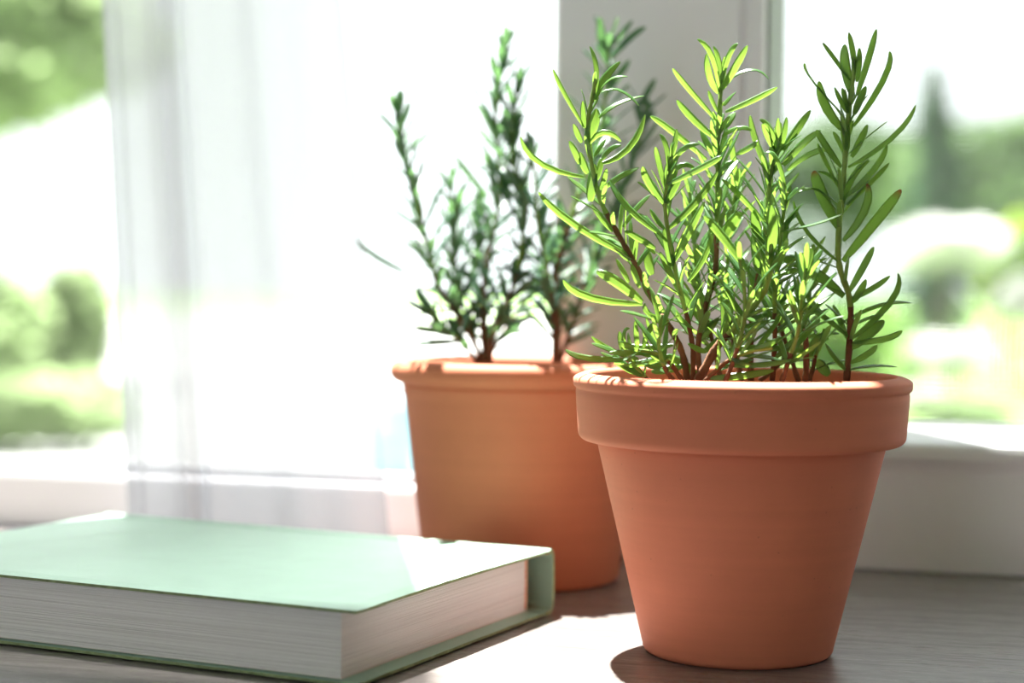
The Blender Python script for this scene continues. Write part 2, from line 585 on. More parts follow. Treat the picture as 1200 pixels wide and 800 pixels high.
def soil(parent, r, z, seed):
    random.seed(seed)
    bm = bmesh.new()
    n = 40
    c = bm.verts.new((0, 0, z + .004))
    prev = None
    for i in range(1, 13):
        rr = r * i / 12
        ring = [bm.verts.new((rr * math.cos(2 * math.pi * k / n), rr * math.sin(2 * math.pi * k / n), z + .004 * (1 - (i / 12) ** 2) + rnd(-.0014, .0014))) for k in range(n)]
        for k in range(n):
            k2 = (k + 1) % n
            if prev is None: bm.faces.new((c, ring[k], ring[k2]))
            else: bm.faces.new((prev[k], ring[k], ring[k2], prev[k2]))
        prev = ring
    return obj('soil', bm, M['soil'], parent)


soil(p1, .0612, .1035, 1)

p2 = tag(empty('terracotta_pot', P2), 'terracotta pot with a rounded rolled lip standing behind the green book', 'flower pot', 'terracotta pots by the window')
body2 = [(0, .004), (.046, .004), (.0475, 0), (.049, .0001)] + arc(.0485, .0035, .0036, -75, 0, 4) + \
        [(.0523 + (.0635 - .0523) * k / 8, .0035 + (.0965 - .0035) * k / 8) for k in range(1, 9)] + \
        [(.0640, .098), (.0643, .0985), (.0646, .102), (.0652, .104)]
obj('pot_body', lathe(body2 + [(.0615, .104), (.060, .09), (.047, .01), (0, .01)]), M['pot_b'], p2, True)
lip = [(.0640, .1035), (.0660, .1042)] + arc(.0655, .1104, .0061, -60, 180, 16) + [(.0592, .108), (.0600, .1035), (.0640, .1035)]
obj('rolled_lip', lathe(lip), M['pot_b'], p2, True)
soil(p2, .0597, .101, 2)

# ------------------------------------------------------------------ book
BK = (-.0583, .6944)
TH, BW, BL, BT = 1.1209, .1833, .2627, .0317
book = tag(empty('hardcover_book', (BK[0], BK[1], 0), TH), 'thick hardback book with pale green cover lying flat on the table', 'book')
# local axes: x from the fore edge to the spine, y away along the fore edge, z up
bt = .0023


def board(name, z0, z1, x1, bow, mat):
    bm = bmesh.new()
    nx, ny = 26, 36
    random.seed(int(z0 * 1e4) + 3)
    g = {}
    for lay, z in ((0, z0), (1, z1)):
        for i in range(nx + 1):
            for j in range(ny + 1):
                x, y = x1 * i / nx, BL * j / ny
                e = 0
                ed = min(i, nx - i, j, ny - j)
                # rounded, slightly ragged rim of the cloth
                if ed == 0:
                    if j == 0: y += rnd(0, .0005)
                    if i == 0: x += rnd(0, .0005)
                    e = .0005 if lay == 0 else -.0006
                if (i in (0,)) and (j in (0, ny)):
                    x += .0006
                    y += .0006 if j == 0 else -.0006
                w = bow * math.sin(math.pi * min(1, i / nx)) - (abs(bow) * .6 * (1 - i / nx) ** 3)
                g[lay, i, j] = bm.verts.new((x, y, z + e + w))
    for i in range(nx):
        for j in range(ny):
            bm.faces.new((g[1, i, j], g[1, i + 1, j], g[1, i + 1, j + 1], g[1, i, j + 1]))
            bm.faces.new((g[0, i, j], g[0, i, j + 1], g[0, i + 1, j + 1], g[0, i + 1, j]))
    for i in range(nx):
        for j in (0, ny):
            bm.faces.new((g[0, i, j], g[0, i + 1, j], g[1, i + 1, j], g[1, i, j]))
    for j in range(ny):
        for i in (0, nx):
            bm.faces.new((g[0, i, j], g[0, i, j + 1], g[1, i, j + 1], g[1, i, j]))
    bmesh.ops.recalc_face_normals(bm, faces=bm.faces)
    o = obj(name, bm, M['cover'], book)
    o.data.materials.append(M['cover_edge'])
    for p in o.data.polygons:
        if abs(p.normal.z) < .6: p.material_index = 1
    return o


board('front_cover', BT - bt - .0004, BT - .0004, BW - .009, .0006, 'cover')
board('back_cover', .0002, .0002 + bt, BW - .009, 0.0, 'cover')
# spine piece: joint, rounded shoulders and flat back, one cloth band
out_ = [(BW - .0105, BT - .0006), (BW - .0075, BT - .0010), (BW - .004, BT - .0002), (BW - .0015, BT - .0012), (BW, BT - .004), (BW + .0006, BT * .5),
        (BW, .004), (BW - .0015, .0012), (BW - .004, .0003), (BW - .0075, .0003), (BW - .0105, .0003)]
inn = [(BW - .0105, BT - bt), (BW - .0075, BT - bt - .0006), (BW - .0045, BT - bt), (BW - .0030, BT - .0034), (BW - .0024, BT - .0055), (BW - .0018, BT * .5),
       (BW - .0024, .0055), (BW - .0030, .0034), (BW - .0045, bt), (BW - .0075, bt + .0002), (BW - .0105, bt)]
bm = bmesh.new()
A = [[bm.verts.new((x, y, z)) for x, z in out_] for y in (.0, BL)]
B = [[bm.verts.new((x, y, z)) for x, z in inn] for y in (.0, BL)]
for k in range(len(out_) - 1):
    bm.faces.new((A[0][k], A[0][k + 1], A[1][k + 1], A[1][k]))
    bm.faces.new((B[0][k], B[1][k], B[1][k + 1], B[0][k + 1]))
    for q in (0, 1):
        bm.faces.new((A[q][k], B[q][k], B[q][k + 1], A[q][k + 1]))
for k in (0, -1):
    bm.faces.new((A[0][k], A[1][k], B[1][k], B[0][k]))
bmesh.ops.recalc_face_normals(bm, faces=bm.faces)
o = obj('spine', bm, M['cover'], book)
o.data.materials.append(M['cover_edge'])
for p in o.data.polygons:
    if abs(p.normal.y) > .8: p.material_index = 1
# page block with faintly uneven leaves
px0, px1, py0, py1 = .0030, BW - .0135, .0092, BL - .006
z0p, z1p = bt + .0004, BT - bt - .0008
bm = bmesh.new()
random.seed(11)
nz = 60
rows = []
for k in range(nz + 1):
    z = z0p + (z1p - z0p) * k / nz
    dx, dy = rnd(-.00012, .00012), rnd(-.00012, .00012)
    rows.append([bm.verts.new(c) for c in ((px0 + dx, py0 + dy, z), (px1, py0 + dy, z), (px1, py1, z), (px0 + dx, py1, z))])
for a, b in zip(rows, rows[1:]):
    for q in range(4):
        bm.faces.new((a[q], a[(q + 1) % 4], b[(q + 1) % 4], b[q]))
bm.faces.new(rows[0][::-1])
bm.faces.new(rows[-1])
obj('page_block', bm, M['pages'], book)
obj('headband', boxbm(px1 + .0002, px1 + .0026, py0 - .0004, py1, z0p + .0005, z1p - .0005, bev=.0006), M['headband'], book)
obj('spine_liner', boxbm(px1 + .0028, px1 + .0036, py0 + .002, py1, z0p + .0003, z1p - .0003), M['liner'], book)
obj('endpaper', boxbm(px0 - .0004, px1 + .003, py0 - .0006, py1, bt + .0002, bt + .0004), M['endpaper'], book)

# ------------------------------------------------------------------ rosemary
WPROF = [(0, .45), (.1, .72), (.25, .93), (.45, 1.0), (.65, .98), (.8, .86), (.91, .6), (.975, .34), (1.0, .08)]
XS = [(-.88, -.26), (-1.0, -.06), (-.5, .07), (0, -.06), (.5, .07), (1.0, -.06), (.88, -.26)]


def leaf_mesh(pts, normal, width, origin, tipbrown=0.0, twist=0.0):
    """pts: three control points of a bezier (world). Long narrow blade with rolled margins and a midrib groove."""
    b0, b1, b2 = pts
    verts, faces, tips = [], [], []
    for (t, wf) in WPROF:
        p = b0 * (1 - t) ** 2 + b1 * (2 * t * (1 - t)) + b2 * t * t
        tg = ((b1 - b0) * (1 - t) + (b2 - b1) * t).normalized()
        n = (normal - tg * normal.dot(tg)).normalized()
        s = tg.cross(n)
        a = twist * t
        n, s = n * math.cos(a) + s * math.sin(a), s * math.cos(a) - n * math.sin(a)
        for (u, v) in XS:
            verts.append(p + s * (u * wf * width * .5) + n * (v * wf * width * .5) - origin)
            tips.append(tipbrown if t > .95 else (tipbrown * .5 if t > .89 else 0.0))
    k = len(XS)
    for i in range(len(WPROF) - 1):
        for j in range(k - 1):
            faces.append((i * k + j, i * k + j + 1, (i + 1) * k + j + 1, (i + 1) * k + j))
    me = bpy.data.meshes.new('leaf')
    me.from_pydata(verts, [], faces)
    at_ = me.attributes.new('tip', 'FLOAT', 'POINT')
    at_.data.foreach_set('value', tips)
    me.polygons.foreach_set('use_smooth', [True] * len(me.polygons))
    return me


def catmull(pts, n):
    out = []
    P = [pts[0] * 2 - pts[1]] + list(pts) + [pts[-1] * 2 - pts[-2]]
    for i in range(1, len(P) - 2):
        for k in range(n):
            t = k / n
            a, b, c, d = P[i - 1], P[i], P[i + 1], P[i + 2]
            out.append(.5 * ((2 * b) + (c - a) * t + (2 * a - 5 * b + 4 * c - d) * t * t + (3 * b - a - 3 * c + d) * t ** 3))
    out.append(P[-2])
    return out


def stem_object(path, r0, r1, mats, origin, parent, split=.45):
    bm = bmesh.new()
    rings = []
    K = 7
    n = len(path)
    for i, p in enumerate(path):
        tg = (path[min(i + 1, n - 1)] - path[max(i - 1, 0)]).normalized()
        s = tg.cross(Vector((0, 1, .1))).normalized()
        q = s.cross(tg)
        r = r0 + (r1 - r0) * i / (n - 1)
        r *= 1 + .12 * math.sin(i * 2.1)
        rings.append([bm.verts.new(p - origin + s * (r * math.cos(2 * math.pi * k / K)) + q * (r * math.sin(2 * math.pi * k / K))) for k in range(K)])
    for i, (a, b) in enumerate(zip(rings, rings[1:])):
        for k in range(K):
            f = bm.faces.new((a[k], a[(k + 1) % K], b[(k + 1) % K], b[k]))
            f.material_index = 0 if i / (n - 1) < split else 1
            f.smooth = True
    bm.faces.new(rings[0][::-1])
    bm.faces.new(rings[-1])
    bmesh.ops.recalc_face_normals(bm, faces=bm.faces)
    o = obj('stem', bm, None, parent)
    for mt in mats: o.data.materials.append(mt)
    return o


TOCAM = Vector((0, -1, .12)).normalized()


class Plant:
    def __init__(self, name, loc, label, mat, group=None):
        self.o = Vector(loc)
        self.root = tag(empty(name, loc), label, 'plant', group)
        self.mat = mat
        self.stems = []
        self.count = 0
        self.extra = []

    def stem(self, pxs, y0, y1, r0, r1, split=.45):
        n = len(pxs)
        pts = []
        for i, (x, y) in enumerate(pxs):
            f = i / (n - 1)
            pts.append(at(x, y, y0 + (y1 - y0) * f))
        path = catmull(pts, 5)
        so = stem_object(path, r0, r1, (M['stem_brown'], M['stem_green']), self.o, self.root, split)
        self.stems.append((so, path, pxs, y0, y1))
        return so, path

    def nearest(self, px, py):
        best = None
        for (so, path, pxs, y0, y1) in self.stems:
            for i in range(len(path)):
                v = path[i] - CAMP
                d = v.dot(FW)
                x = 600 + v.dot(RT) / d * FPX
                y = 400 - v.dot(UP) / d * FPX
                q = (x - px) ** 2 + (y - py) ** 2
                if best is None or q < best[0]: best = (q, so, path[i])
        return best

    def add(self, pts, normal, width, stem, brown=0.0, twist=0.0):
        me = leaf_mesh(pts, normal, width, self.o, brown, twist)
        if self.count >= 299:
            self.extra.append(me)
            self.count += 1
            return
        me.materials.append(self.mat)
        o = bpy.data.objects.new('leaf', me)
        COL.objects.link(o)
        o.parent = stem
        self.count += 1

    def finish(self):
        if not self.extra: return
        bm = bmesh.new()
        for me in self.extra:
            bm.from_mesh(me)
            bpy.data.meshes.remove(me)
        tag(obj('inner_leaves', bm, self.mat, self.root, True), kind='stuff')

    def traced(self, tx, ty, mx, my, bx, by, w, brown=0.0, dy=None):
        _, so, sp = self.nearest(bx, by)
        Y0 = sp.y - .001
        L = math.hypot(tx - bx, ty - by) * Y0 / FPX
        k = rnd(-.45, .35) if dy is None else dy
        if w >= 11: k *= .5
        Y1 = Y0 + L * k
        b = at(bx, by, Y0)
        t = at(tx, ty, Y1)
        if mx is None:
            mx, my = (tx + bx) / 2 + rnd(-1.5, 1.5), (ty + by) / 2 + rnd(-1, 2)
        md = at(mx, my, (Y0 + Y1) / 2 - L * rnd(-.05, .1))
        c = md * 2 - (b + t) * .5
        real = max(w * .98, 6.6)
        a = math.asin(max(.3, min(1, w / real)))
        upn = Vector((rnd(-.3, .3), rnd(-.2, .3), 1)).normalized()
        n = TOCAM * math.sin(a) + upn * math.cos(a) + Vector((rnd(-.2, .2), 0, rnd(.0, .25)))
        self.add((b, c, t), n, real * Y0 / FPX, so, brown, rnd(-.5, .5))

    def whorls(self, si, f0, f1, step, lmin, lmax, wid, spread0, spread1, skip=0.0):
        """Opposite pairs of leaves up a stem, each pair turned against the one below."""
        so, path, *_ = self.stems[si]
        d = [0]
        for a, b in zip(path, path[1:]): d.append(d[-1] + (b - a).length)
        tot = d[-1]
        s = f0 * tot
        az = rnd(0, 6.28)
        while s < f1 * tot:
            i = max(k for k in range(len(d)) if d[k] <= s)
            i = min(i, len(path) - 2)
            p = path[i].lerp(path[i + 1], (s - d[i]) / max(1e-9, d[i + 1] - d[i]))
            tg = (path[i + 1] - path[i]).normalized()
            f = s / tot
            e1 = tg.cross(Vector((0, 1, 0))).normalized()
            e2 = e1.cross(tg)
            for h in (0, math.pi):
                if rnd(0, 1) < skip: continue
                a = az + h + rnd(-.35, .35)
                rad = e1 * math.cos(a) + e2 * math.sin(a)
                sp = math.radians(spread0 + (spread1 - spread0) * f + rnd(-12, 14))
                L = rnd(lmin, lmax) * (1 - .45 * max(0, f - .7) / .3)
                dr = tg * math.cos(sp) + rad * math.sin(sp)
                t = p + dr * L + Vector((0, 0, -.1 * L * rnd(-.6, 1.6)))
                cbow = tg * (L * rnd(.0, .18))
                c = (p + t) * .5 + cbow
                self.add((p, c, t), tg * .8 - rad * .35 + Vector((0, -.25, .2)), wid * rnd(.85, 1.15), so, 0.0, rnd(-.5, .5))
            az += math.pi / 2 + rnd(-.3, .3)
            s += step * rnd(.8, 1.25)


random.seed(21)
ZS = .106
A1 = P1.y
pa = Plant('rosemary_plant', (P1.x, P1.y, .1035), 'bright green rosemary with long sharp leaves growing in the tapering collared pot', M['leaf_a'], 'potted rosemary plants')
STA = [
    ([(806, 446), (800, 415), (786, 385), (765, 350), (742, 305), (722, 270), (704, 235), (693, 190), (688, 150), (694, 115), (698, 92)], .012, -.012, .0016, .0008, .55),      # 0
    ([(812, 446), (812, 410), (806, 375), (792, 320), (783, 272), (779, 235), (783, 205), (787, 180)], -.004, -.026, .0012, .0007, .3),                                        # 1
    ([(822, 446), (818, 410), (825, 365), (838, 320), (840, 270), (841, 210), (841, 160), (844, 115), (846, 95)], .012, .006, .0014, .0009, .5),                               # 2
    ([(818, 446), (842, 404), (869, 374), (893, 345), (903, 315), (903, 285)], -.012, -.024, .0021, .0010, .25),                                                              # 3
    ([(880, 446), (880, 400), (884, 350), (893, 300), (899, 245), (904, 200), (910, 172), (914, 155)], .012, .004, .0014, .0008, .35),                                         # 4
    ([(905, 446), (908, 400), (908, 345), (913, 300), (917, 260), (922, 225)], -.004, -.014, .0012, .0007, .3),                                                               # 5
    ([(992, 446), (996, 396), (996, 351), (985, 317), (982, 287), (986, 240), (990, 190), (993, 150), (998, 105), (1003, 70)], .004, -.004, .0015, .0010, .2),                # 6
    ([(936, 447), (922, 405), (911, 372), (908, 348)], .02, .018, .0012, .0008, .9),                                                                                          # 7
    ([(944, 447), (945, 415), (944, 385)], -.006, -.006, .0014, .0011, 1.1),                                                                                                   # 8
    ([(948, 447), (953, 430), (957, 412), (966, 385)], .012, .014, .0011, .0007, .6),                                                                                          # 9
    ([(800, 446), (785, 425), (768, 414), (748, 410)], -.02, -.032, .0011, .0007, .4),                                                                                         # 10
    ([(826, 447), (850, 425), (878, 412), (905, 408)], -.03, -.034, .0011, .0007, .4),                                                                                         # 11
    ([(870, 446), (858, 390), (852, 330), (856, 270), (862, 225), (866, 205)], .03, .03, .0012, .0007, .3),                                                                   # 12
    ([(845, 446), (835, 400), (822, 350), (815, 300), (812, 255), (808, 225)], .022, .024, .0012, .0007, .3),
    ([(890, 446), (930, 410), (945, 370), (950, 330), (952, 295)], .026, .03, .0012, .0007, .3),
    ([(850, 447), (862, 415), (872, 375), (872, 335), (866, 300)], -.034, -.036, .0011, .0007, .3),
    ([(916, 447), (925, 420), (936, 385), (940, 345), (945, 312)], -.032, -.038, .0011, .0007, .3),
    ([(790, 447), (778, 428), (772, 400), (776, 368)], -.034, -.042, .0011, .0007, .3),
    ([(760, 447), (752, 436), (740, 425), (730, 414)], -.005, -.012, .001, .0007, .2),                                                                                         # 13
]
for (pxs, a, b, r0, r1, sp) in STA:
    pa.stem(pxs, A1 + a + .006, A1 + b + .0035, r0, r1, sp)
_ = None
TRACED = [
    (648, 81, 662, 110, 684, 148, 6), (610, 160, 633, 191, 684, 207, 7), (691, 54, 699, 80, 696, 112, 7), (727, 72, 706, 95, 697, 117, 10),
    (736, 90, 718, 91, 704, 104, 5), (749, 124, 726, 105, 705, 108, 5), (755, 112, 724, 121, 702, 138, 6), (699, 127, 695, 147, 686, 166, 13),
    (683, 118, _, _, 685, 150, 6), (672, 145, _, _, 682, 167, 7), (667, 165, _, _, 679, 192, 8), (728, 166, 708, 155, 690, 169, 7),
    (756, 134, 738, 172, 706, 191, 8), (710, 163, _, _, 696, 183, 6), (728, 170, 715, 175, 705, 188, 6), (680, 178, _, _, 689, 203, 9),
    (705, 185, _, _, 699, 211, 8), (711, 197, _, _, 703, 222, 6), (749, 196, 728, 206, 707, 221, 8), (697, 192, _, _, 692, 236, 12),
    (631, 225, 672, 262, 742, 302, 9), (715, 210, 733, 240, 770, 272, 8), (660, 328, 690, 348, 753, 356, 9), (699, 318, 724, 331, 753, 354, 13),
    (693, 239, _, _, 718, 271, 7), (712, 280, _, _, 738, 305, 10), (762, 228, 745, 245, 730, 266, 5), (747, 275, _, _, 742, 311, 7),
    (762, 290, _, _, 746, 312, 6), (722, 303, _, _, 737, 331, 7), (732, 270, _, _, 768, 291, 8), (740, 310, _, _, 750, 337, 8),
    (817, 46, 834, 65, 843, 107, 7), (876, 53, 862, 78, 846, 105, 9), (865, 51, 855, 63, 847, 90, 6), (836, 54, 842, 70, 845, 98, 6),
    (828, 63, 831, 88, 842, 109, 9), (849, 66, _, _, 846, 98, 6), (901, 93, 880, 81, 850, 96, 5), (911, 102, 885, 116, 850, 131, 7),
    (788, 80, 808, 105, 841, 142, 7), (793, 117, 813, 140, 840, 163, 9), (830, 106, _, _, 841, 131, 5), (863, 107, _, _, 848, 124, 5),
    (861, 131, _, _, 847, 151, 10), (762, 136, 787, 153, 828, 187, 8), (881, 153, 865, 150, 846, 160, 6), (821, 152, _, _, 838, 184, 8),
    (856, 158, _, _, 862, 205, 9), (889, 165, _, _, 862, 181, 7), (893, 145, _, _, 908, 176, 7), (879, 135, 886, 166, 902, 204, 8),
    (890, 140, 902, 150, 911, 174, 8), (912, 138, _, _, 912, 170, 6), (922, 137, _, _, 914, 174, 6), (896, 180, 910, 185, 921, 226, 6),
    (768, 172, 772, 190, 780, 222, 7), (773, 157, 781, 172, 783, 198, 6), (793, 151, _, _, 786, 186, 6), (820, 169, 800, 175, 785, 197, 7),
    (815, 199, 800, 193, 783, 207, 7), (753, 195, 760, 213, 778, 238, 10), (798, 207, _, _, 780, 238, 10), (841, 201, 817, 235, 783, 268, 9),
    (846, 183, 823, 196, 782, 216, 8), (825, 253, 846, 276, 876, 316, 11), (846, 210, 870, 232, 901, 267, 7), (904, 240, 906, 270, 901, 303, 14),
    (826, 236, 806, 275, 790, 306, 9), (834, 272, 826, 300, 806, 330, 7), (778, 267, _, _, 788, 312, 12), (773, 295, _, _, 790, 332, 8),
    (861, 189, 848, 196, 841, 213, 6), (868, 248, _, _, 846, 282, 15), (884, 270, _, _, 889, 318, 14), (882, 245, _, _, 895, 292, 12),
    (762, 245, _, _, 779, 268, 6), (748, 250, 762, 262, 782, 283, 6), (750, 278, _, _, 768, 297, 6), (758, 290, _, _, 764, 322, 12),
    (995, 38, 999, 58, 1003, 84, 8), (1027, 34, 1018, 68, 1004, 112, 8), (990, 52, 991, 80, 1000, 114, 12), (964, 50, 977, 67, 996, 94, 5),
    (943, 74, 953, 95, 988, 134, 4), (960, 95, 968, 125, 990, 154, 12), (1042, 60, 1036, 92, 1000, 148, 8), (1073, 123, 1047, 160, 994, 196, 7),
    (978, 102, _, _, 993, 132, 7), (987, 103, _, _, 996, 132, 6), (1015, 101, _, _, 1001, 134, 9), (1017, 146, _, _, 998, 184, 9),
    (1007, 56, _, _, 1004, 96, 7), (993, 151, _, _, 992, 178, 7), (950, 129, 933, 153, 917, 176, 9), (962, 153, 941, 168, 918, 194, 9),
    (957, 152, 966, 168, 986, 196, 8), (975, 175, 950, 180, 922, 200, 7), (958, 168, _, _, 980, 212, 5), (1039, 169, 1026, 196, 992, 230, 8),
    (1042, 191, 1022, 212, 992, 240, 6), (1056, 222, 1030, 255, 988, 306, 13, 1), (1016, 215, 1014, 245, 988, 282, 10, 1), (954, 200, 962, 225, 982, 267, 14, 1),
    (1019, 188, 1001, 205, 988, 238, 8), (958, 201, 976, 208, 987, 228, 5), (935, 226, 957, 221, 984, 242, 4), (930, 235, 945, 270, 982, 306, 6),
    (988, 250, 955, 262, 915, 271, 5), (913, 302, 948, 315, 989, 347, 14), (1024, 289, 1012, 312, 995, 342, 9), (1043, 323, 1022, 338, 997, 350, 7),
    (1052, 320, 1045, 352, 999, 396, 8), (1068, 355, 1036, 356, 998, 372, 6), (1057, 387, 1037, 397, 997, 402, 8), (1028, 404, 1016, 415, 997, 425, 8),
    (1052, 430, 1026, 428, 995, 433, 4), (1036, 375, 1020, 389, 998, 408, 13), (913, 341, 954, 363, 994, 394, 8), (1015, 327, _, _, 998, 354, 9),
    (941, 338, _, _, 966, 372, 8), (969, 302, _, _, 917, 322, 6), (967, 402, _, _, 992, 434, 7), (971, 398, 957, 397, 950, 418, 10),
    (957, 421, _, _, 972, 439, 13), (850, 335, _, _, 872, 370, 8), (848, 411, 896, 407, 945, 412, 8), (928, 421, 896, 427, 850, 428, 7),
    (907, 434, 870, 440, 832, 443, 9), (928, 365, 905, 368, 880, 372, 6), (945, 360, _, _, 911, 377, 5),
    (693, 394, 716, 410, 748, 420, 6), (663, 409, 686, 419, 735, 421, 8), (726, 388, _, _, 732, 414, 8), (738, 385, 731, 390, 732, 412, 4),
    (744, 376, _, _, 747, 408, 7), (771, 376, 760, 388, 754, 408, 7), (735, 404, 760, 407, 789, 404, 8), (737, 407, 758, 414, 784, 418, 9),
    (733, 428, 753, 425, 780, 418, 8), (720, 415, 728, 426, 753, 440, 10), (763, 435, 780, 433, 800, 429, 10), (781, 416, 800, 426, 818, 441, 12),
    (757, 428, _, _, 781, 424, 9), (756, 355, 760, 367, 784, 380, 6), (753, 330, 764, 348, 782, 370, 9), (788, 330, 808, 355, 832, 390, 10),
    (792, 365, _, _, 812, 384, 6), (806, 402, _, _, 828, 412, 7), (846, 392, _, _, 824, 412, 9), (842, 372, _, _, 822, 398, 8),
    (886, 430, _, _, 858, 420, 7), (918, 395, _, _, 884, 408, 7), (860, 345, _, _, 842, 404, 9), (930, 398, _, _, 908, 420, 7),
]
for T in TRACED:
    pa.traced(*T)
# the rest of the bush, deeper in
for rep in (0, 1):
    for (i, f0, f1, st, sk) in ((3, .3, .97, .0052, .2), (4, .15, .95, .0050, .1), (5, .25, .98, .0052, .1), (2, .15, .82, .0052, .15), (1, .2, .82, .0054, .35), (0, .15, .62, .0056, .3),
                                (12, .15, .98, .0050, .1), (13, .15, .98, .0056, .1), (14, .2, .98, .0056, .15), (7, .2, .98, .0055, .1), (9, .2, .98, .0055, .1),
                                (6, .12, .86, .0060, .4), (10, .3, .98, .0060, .2), (11, .2, .98, .0060, .2), (15, .15, .98, .0056, .15), (16, .15, .98, .0056, .15), (17, .15, .98, .0060, .15), (18, .2, .98, .0060, .2)):
        if rep and i in (0, 1, 6, 9, 10, 11, 17, 18): continue
        pa.whorls(i, f0, f1, st, .014, .024, .0026, 52, 30, sk + .2 * rep)
for i in (6, 2, 0, 4, 1):
    pa.whorls(i, .72, .99, .0042, .010, .017, .0026, 30, 16, .3)
pa.finish()

# plant in the pot behind
random.seed(33)
A2 = P2.y
pb = Plant('rosemary_plant', (P2.x, P2.y, .101), 'blue-green rosemary with many thin sprigs growing in the rolled-lip pot', M['leaf_b'], 'potted rosemary plants')
STB = [
    ([(566, 424), (552, 394), (530, 360), (512, 330), (502, 290), (490, 245), (480, 205), (472, 165), (466, 125)], .0, -.01, .0016, .0008, .4),
    ([(568, 424), (566, 380), (569, 315), (580, 265), (586, 220), (581, 150), (584, 96), (592, 55)], .01, .005, .0016, .0008, .4),
    ([(574, 424), (578, 395), (596, 350), (608, 310), (614, 236), (600, 186), (602, 141), (609, 90)], -.01, -.012, .0015, .0008, .4),
    ([(562, 424), (555, 394), (538, 340), (533, 300), (533, 250), (527, 212)], .012, .02, .0013, .0008, .4),
    ([(653, 424), (653, 371), (650, 325), (664, 275), (678, 230), (700, 170), (710, 110), (714, 45)], .0, -.004, .0022, .0009, .45),
    ([(650, 424), (648, 360), (640, 310), (630, 260), (628, 215), (622, 170)], -.014, -.02, .0014, .0008, .3),
    ([(656, 424), (668, 390), (684, 340), (700, 290), (722, 240), (745, 180), (757, 120)], .012, .016, .0014, .0008, .4),
    ([(570, 424), (590, 390), (618, 350), (636, 310), (655, 280)], .02, .025, .0013, .0008, .4),
    ([(560, 424), (540, 400), (520, 385), (505, 365)], -.015, -.03, .0012, .0008, .4),
    ([(572, 424), (570, 380), (556, 330), (560, 280), (563, 240)], .03, .03, .0013, .0008, .4),
]
for (pxs, a, b, r0, r1, sp) in STB:
    pb.stem(pxs, A2 + a, A2 + b, r0, r1, sp)
for T in [(418, 281, 440, 300, 474, 318, 7), (440, 331, _, _, 482, 334, 5), (590, 200, _, _, 597, 235, 11), (533, 182, 550, 205, 572, 232, 8),
          (505, 152, _, _, 478, 178, 6), (703, 20, 706, 50, 713, 75, 12), (757, 32, 738, 44, 716, 68, 9), (741, 24, _, _, 714, 55, 7), (738, 70, _, _, 712, 105, 9),
          (768, 92, _, _, 745, 130, 8), (700, 385, _, _, 660, 404, 6), (436, 175, _, _, 480, 208, 4), (562, 122, _, _, 580, 152, 8), (480, 118, _, _, 468, 150, 8),
          (458, 110, _, _, 468, 142, 7), (594, 42, _, _, 588, 80, 7), (612, 76, _, _, 606, 110, 8), (576, 65, _, _, 584, 92, 6)]:
    pb.traced(*T)
for i in range(len(STB)):
    pb.whorls(i, .10, 1.0, .0046, .016, .029, .0042, 58, 30, .12)
pb.finish()
print('LEAVES', pa.count, pb.count)

# ------------------------------------------------------------------ sheer curtain
random.seed(5)
OFFC = -.034
c0t, c0b = onwall(122, 0, OFFC)[0], onwall(150, 600, OFFC)[0]
c1 = -.062          # right edge at the table, drawn aside higher up
zb = .003
ztop = 1.75
bm = bmesh.new()
nu, nv = 150, 60
g = []
for j in range(nv + 1):
    f = j / nv
    z = zb + (ztop - zb) * f
    slope = (c0t - c0b) / .27
    left = c0b + slope * min(z, 1.2) - .55 * max(0.0, min(z, 1.0) - .34) ** 1.3
    row = []
    for i in range(nu + 1):
        u = i / nu
        s = left + (c1 - .1 * min(z, 1.2) - left) * u
        wob = .35 + .65 * f
        ga = max(.25, min(1.0, 1.9 - 2.6 * u))
        y = .0065 * ga * math.sin(u * 15 + .6 * math.sin(z * 2)) + .0012 * math.sin(u * 33 + 1.2 + z * 1.5)
        # one tight gathered fold
        q = (u - .30 - .01 * math.sin(z * 3)) / .035
        y += .012 * math.exp(-q * q) * math.sin(q * 2.2)
        q2 = (u - .03) / .02
        y += .006 * math.exp(-q2 * q2)
        row.append(bm.verts.new((s, OFFC + y, z)))
    g.append(row)
for j in range(nv):
    for i in range(nu):
        bm.faces.new((g[j][i], g[j][i + 1], g[j + 1][i + 1], g[j + 1][i]))
cu = obj('sheer_curtain', bm, M['curtain'], None, True)
cu.location = WO
# cloth is bunched at the left and spread thin to the right
ga_ = cu.data.attributes.new('gather', 'FLOAT', 'POINT')
ga_.data.foreach_set('value', [max(.86, min(1.0, 1.0 - .3 * (i / nu - .5))) for j in range(nv + 1) for i in range(nu + 1)])
cu.rotation_euler = (0, 0, -WY)
tag(cu, 'thin white see-through curtain hanging in front of the window', 'curtain')
rod = empty('curtain_rod', WO + WN * OFFC + Vector((0, 0, ztop + .0095)), -WY)
tag(rod, 'thin white curtain rod above the window', 'curtain rod')
bm = bmesh.new()
bmesh.ops.create_cone(bm, cap_ends=True, segments=16, radius1=.008, radius2=.008, depth=2.0, matrix=Matrix.Translation((-.1, 0, 0)) @ Matrix.Rotation(math.pi / 2, 4, 'Y'))
obj('rod', bm, M['frame'], rod, True)
for x in (-1.05, .85):
    obj('bracket', boxbm(x - .01, x + .01, -.008, -OFFC, -.008, .012), M['frame'], rod)

# ------------------------------------------------------------------ outdoors
GZ = -1.0
tag(obj('lawn', boxbm(-60, 60, 1.6, 120, GZ - .3, GZ), M['grass']), kind='structure')


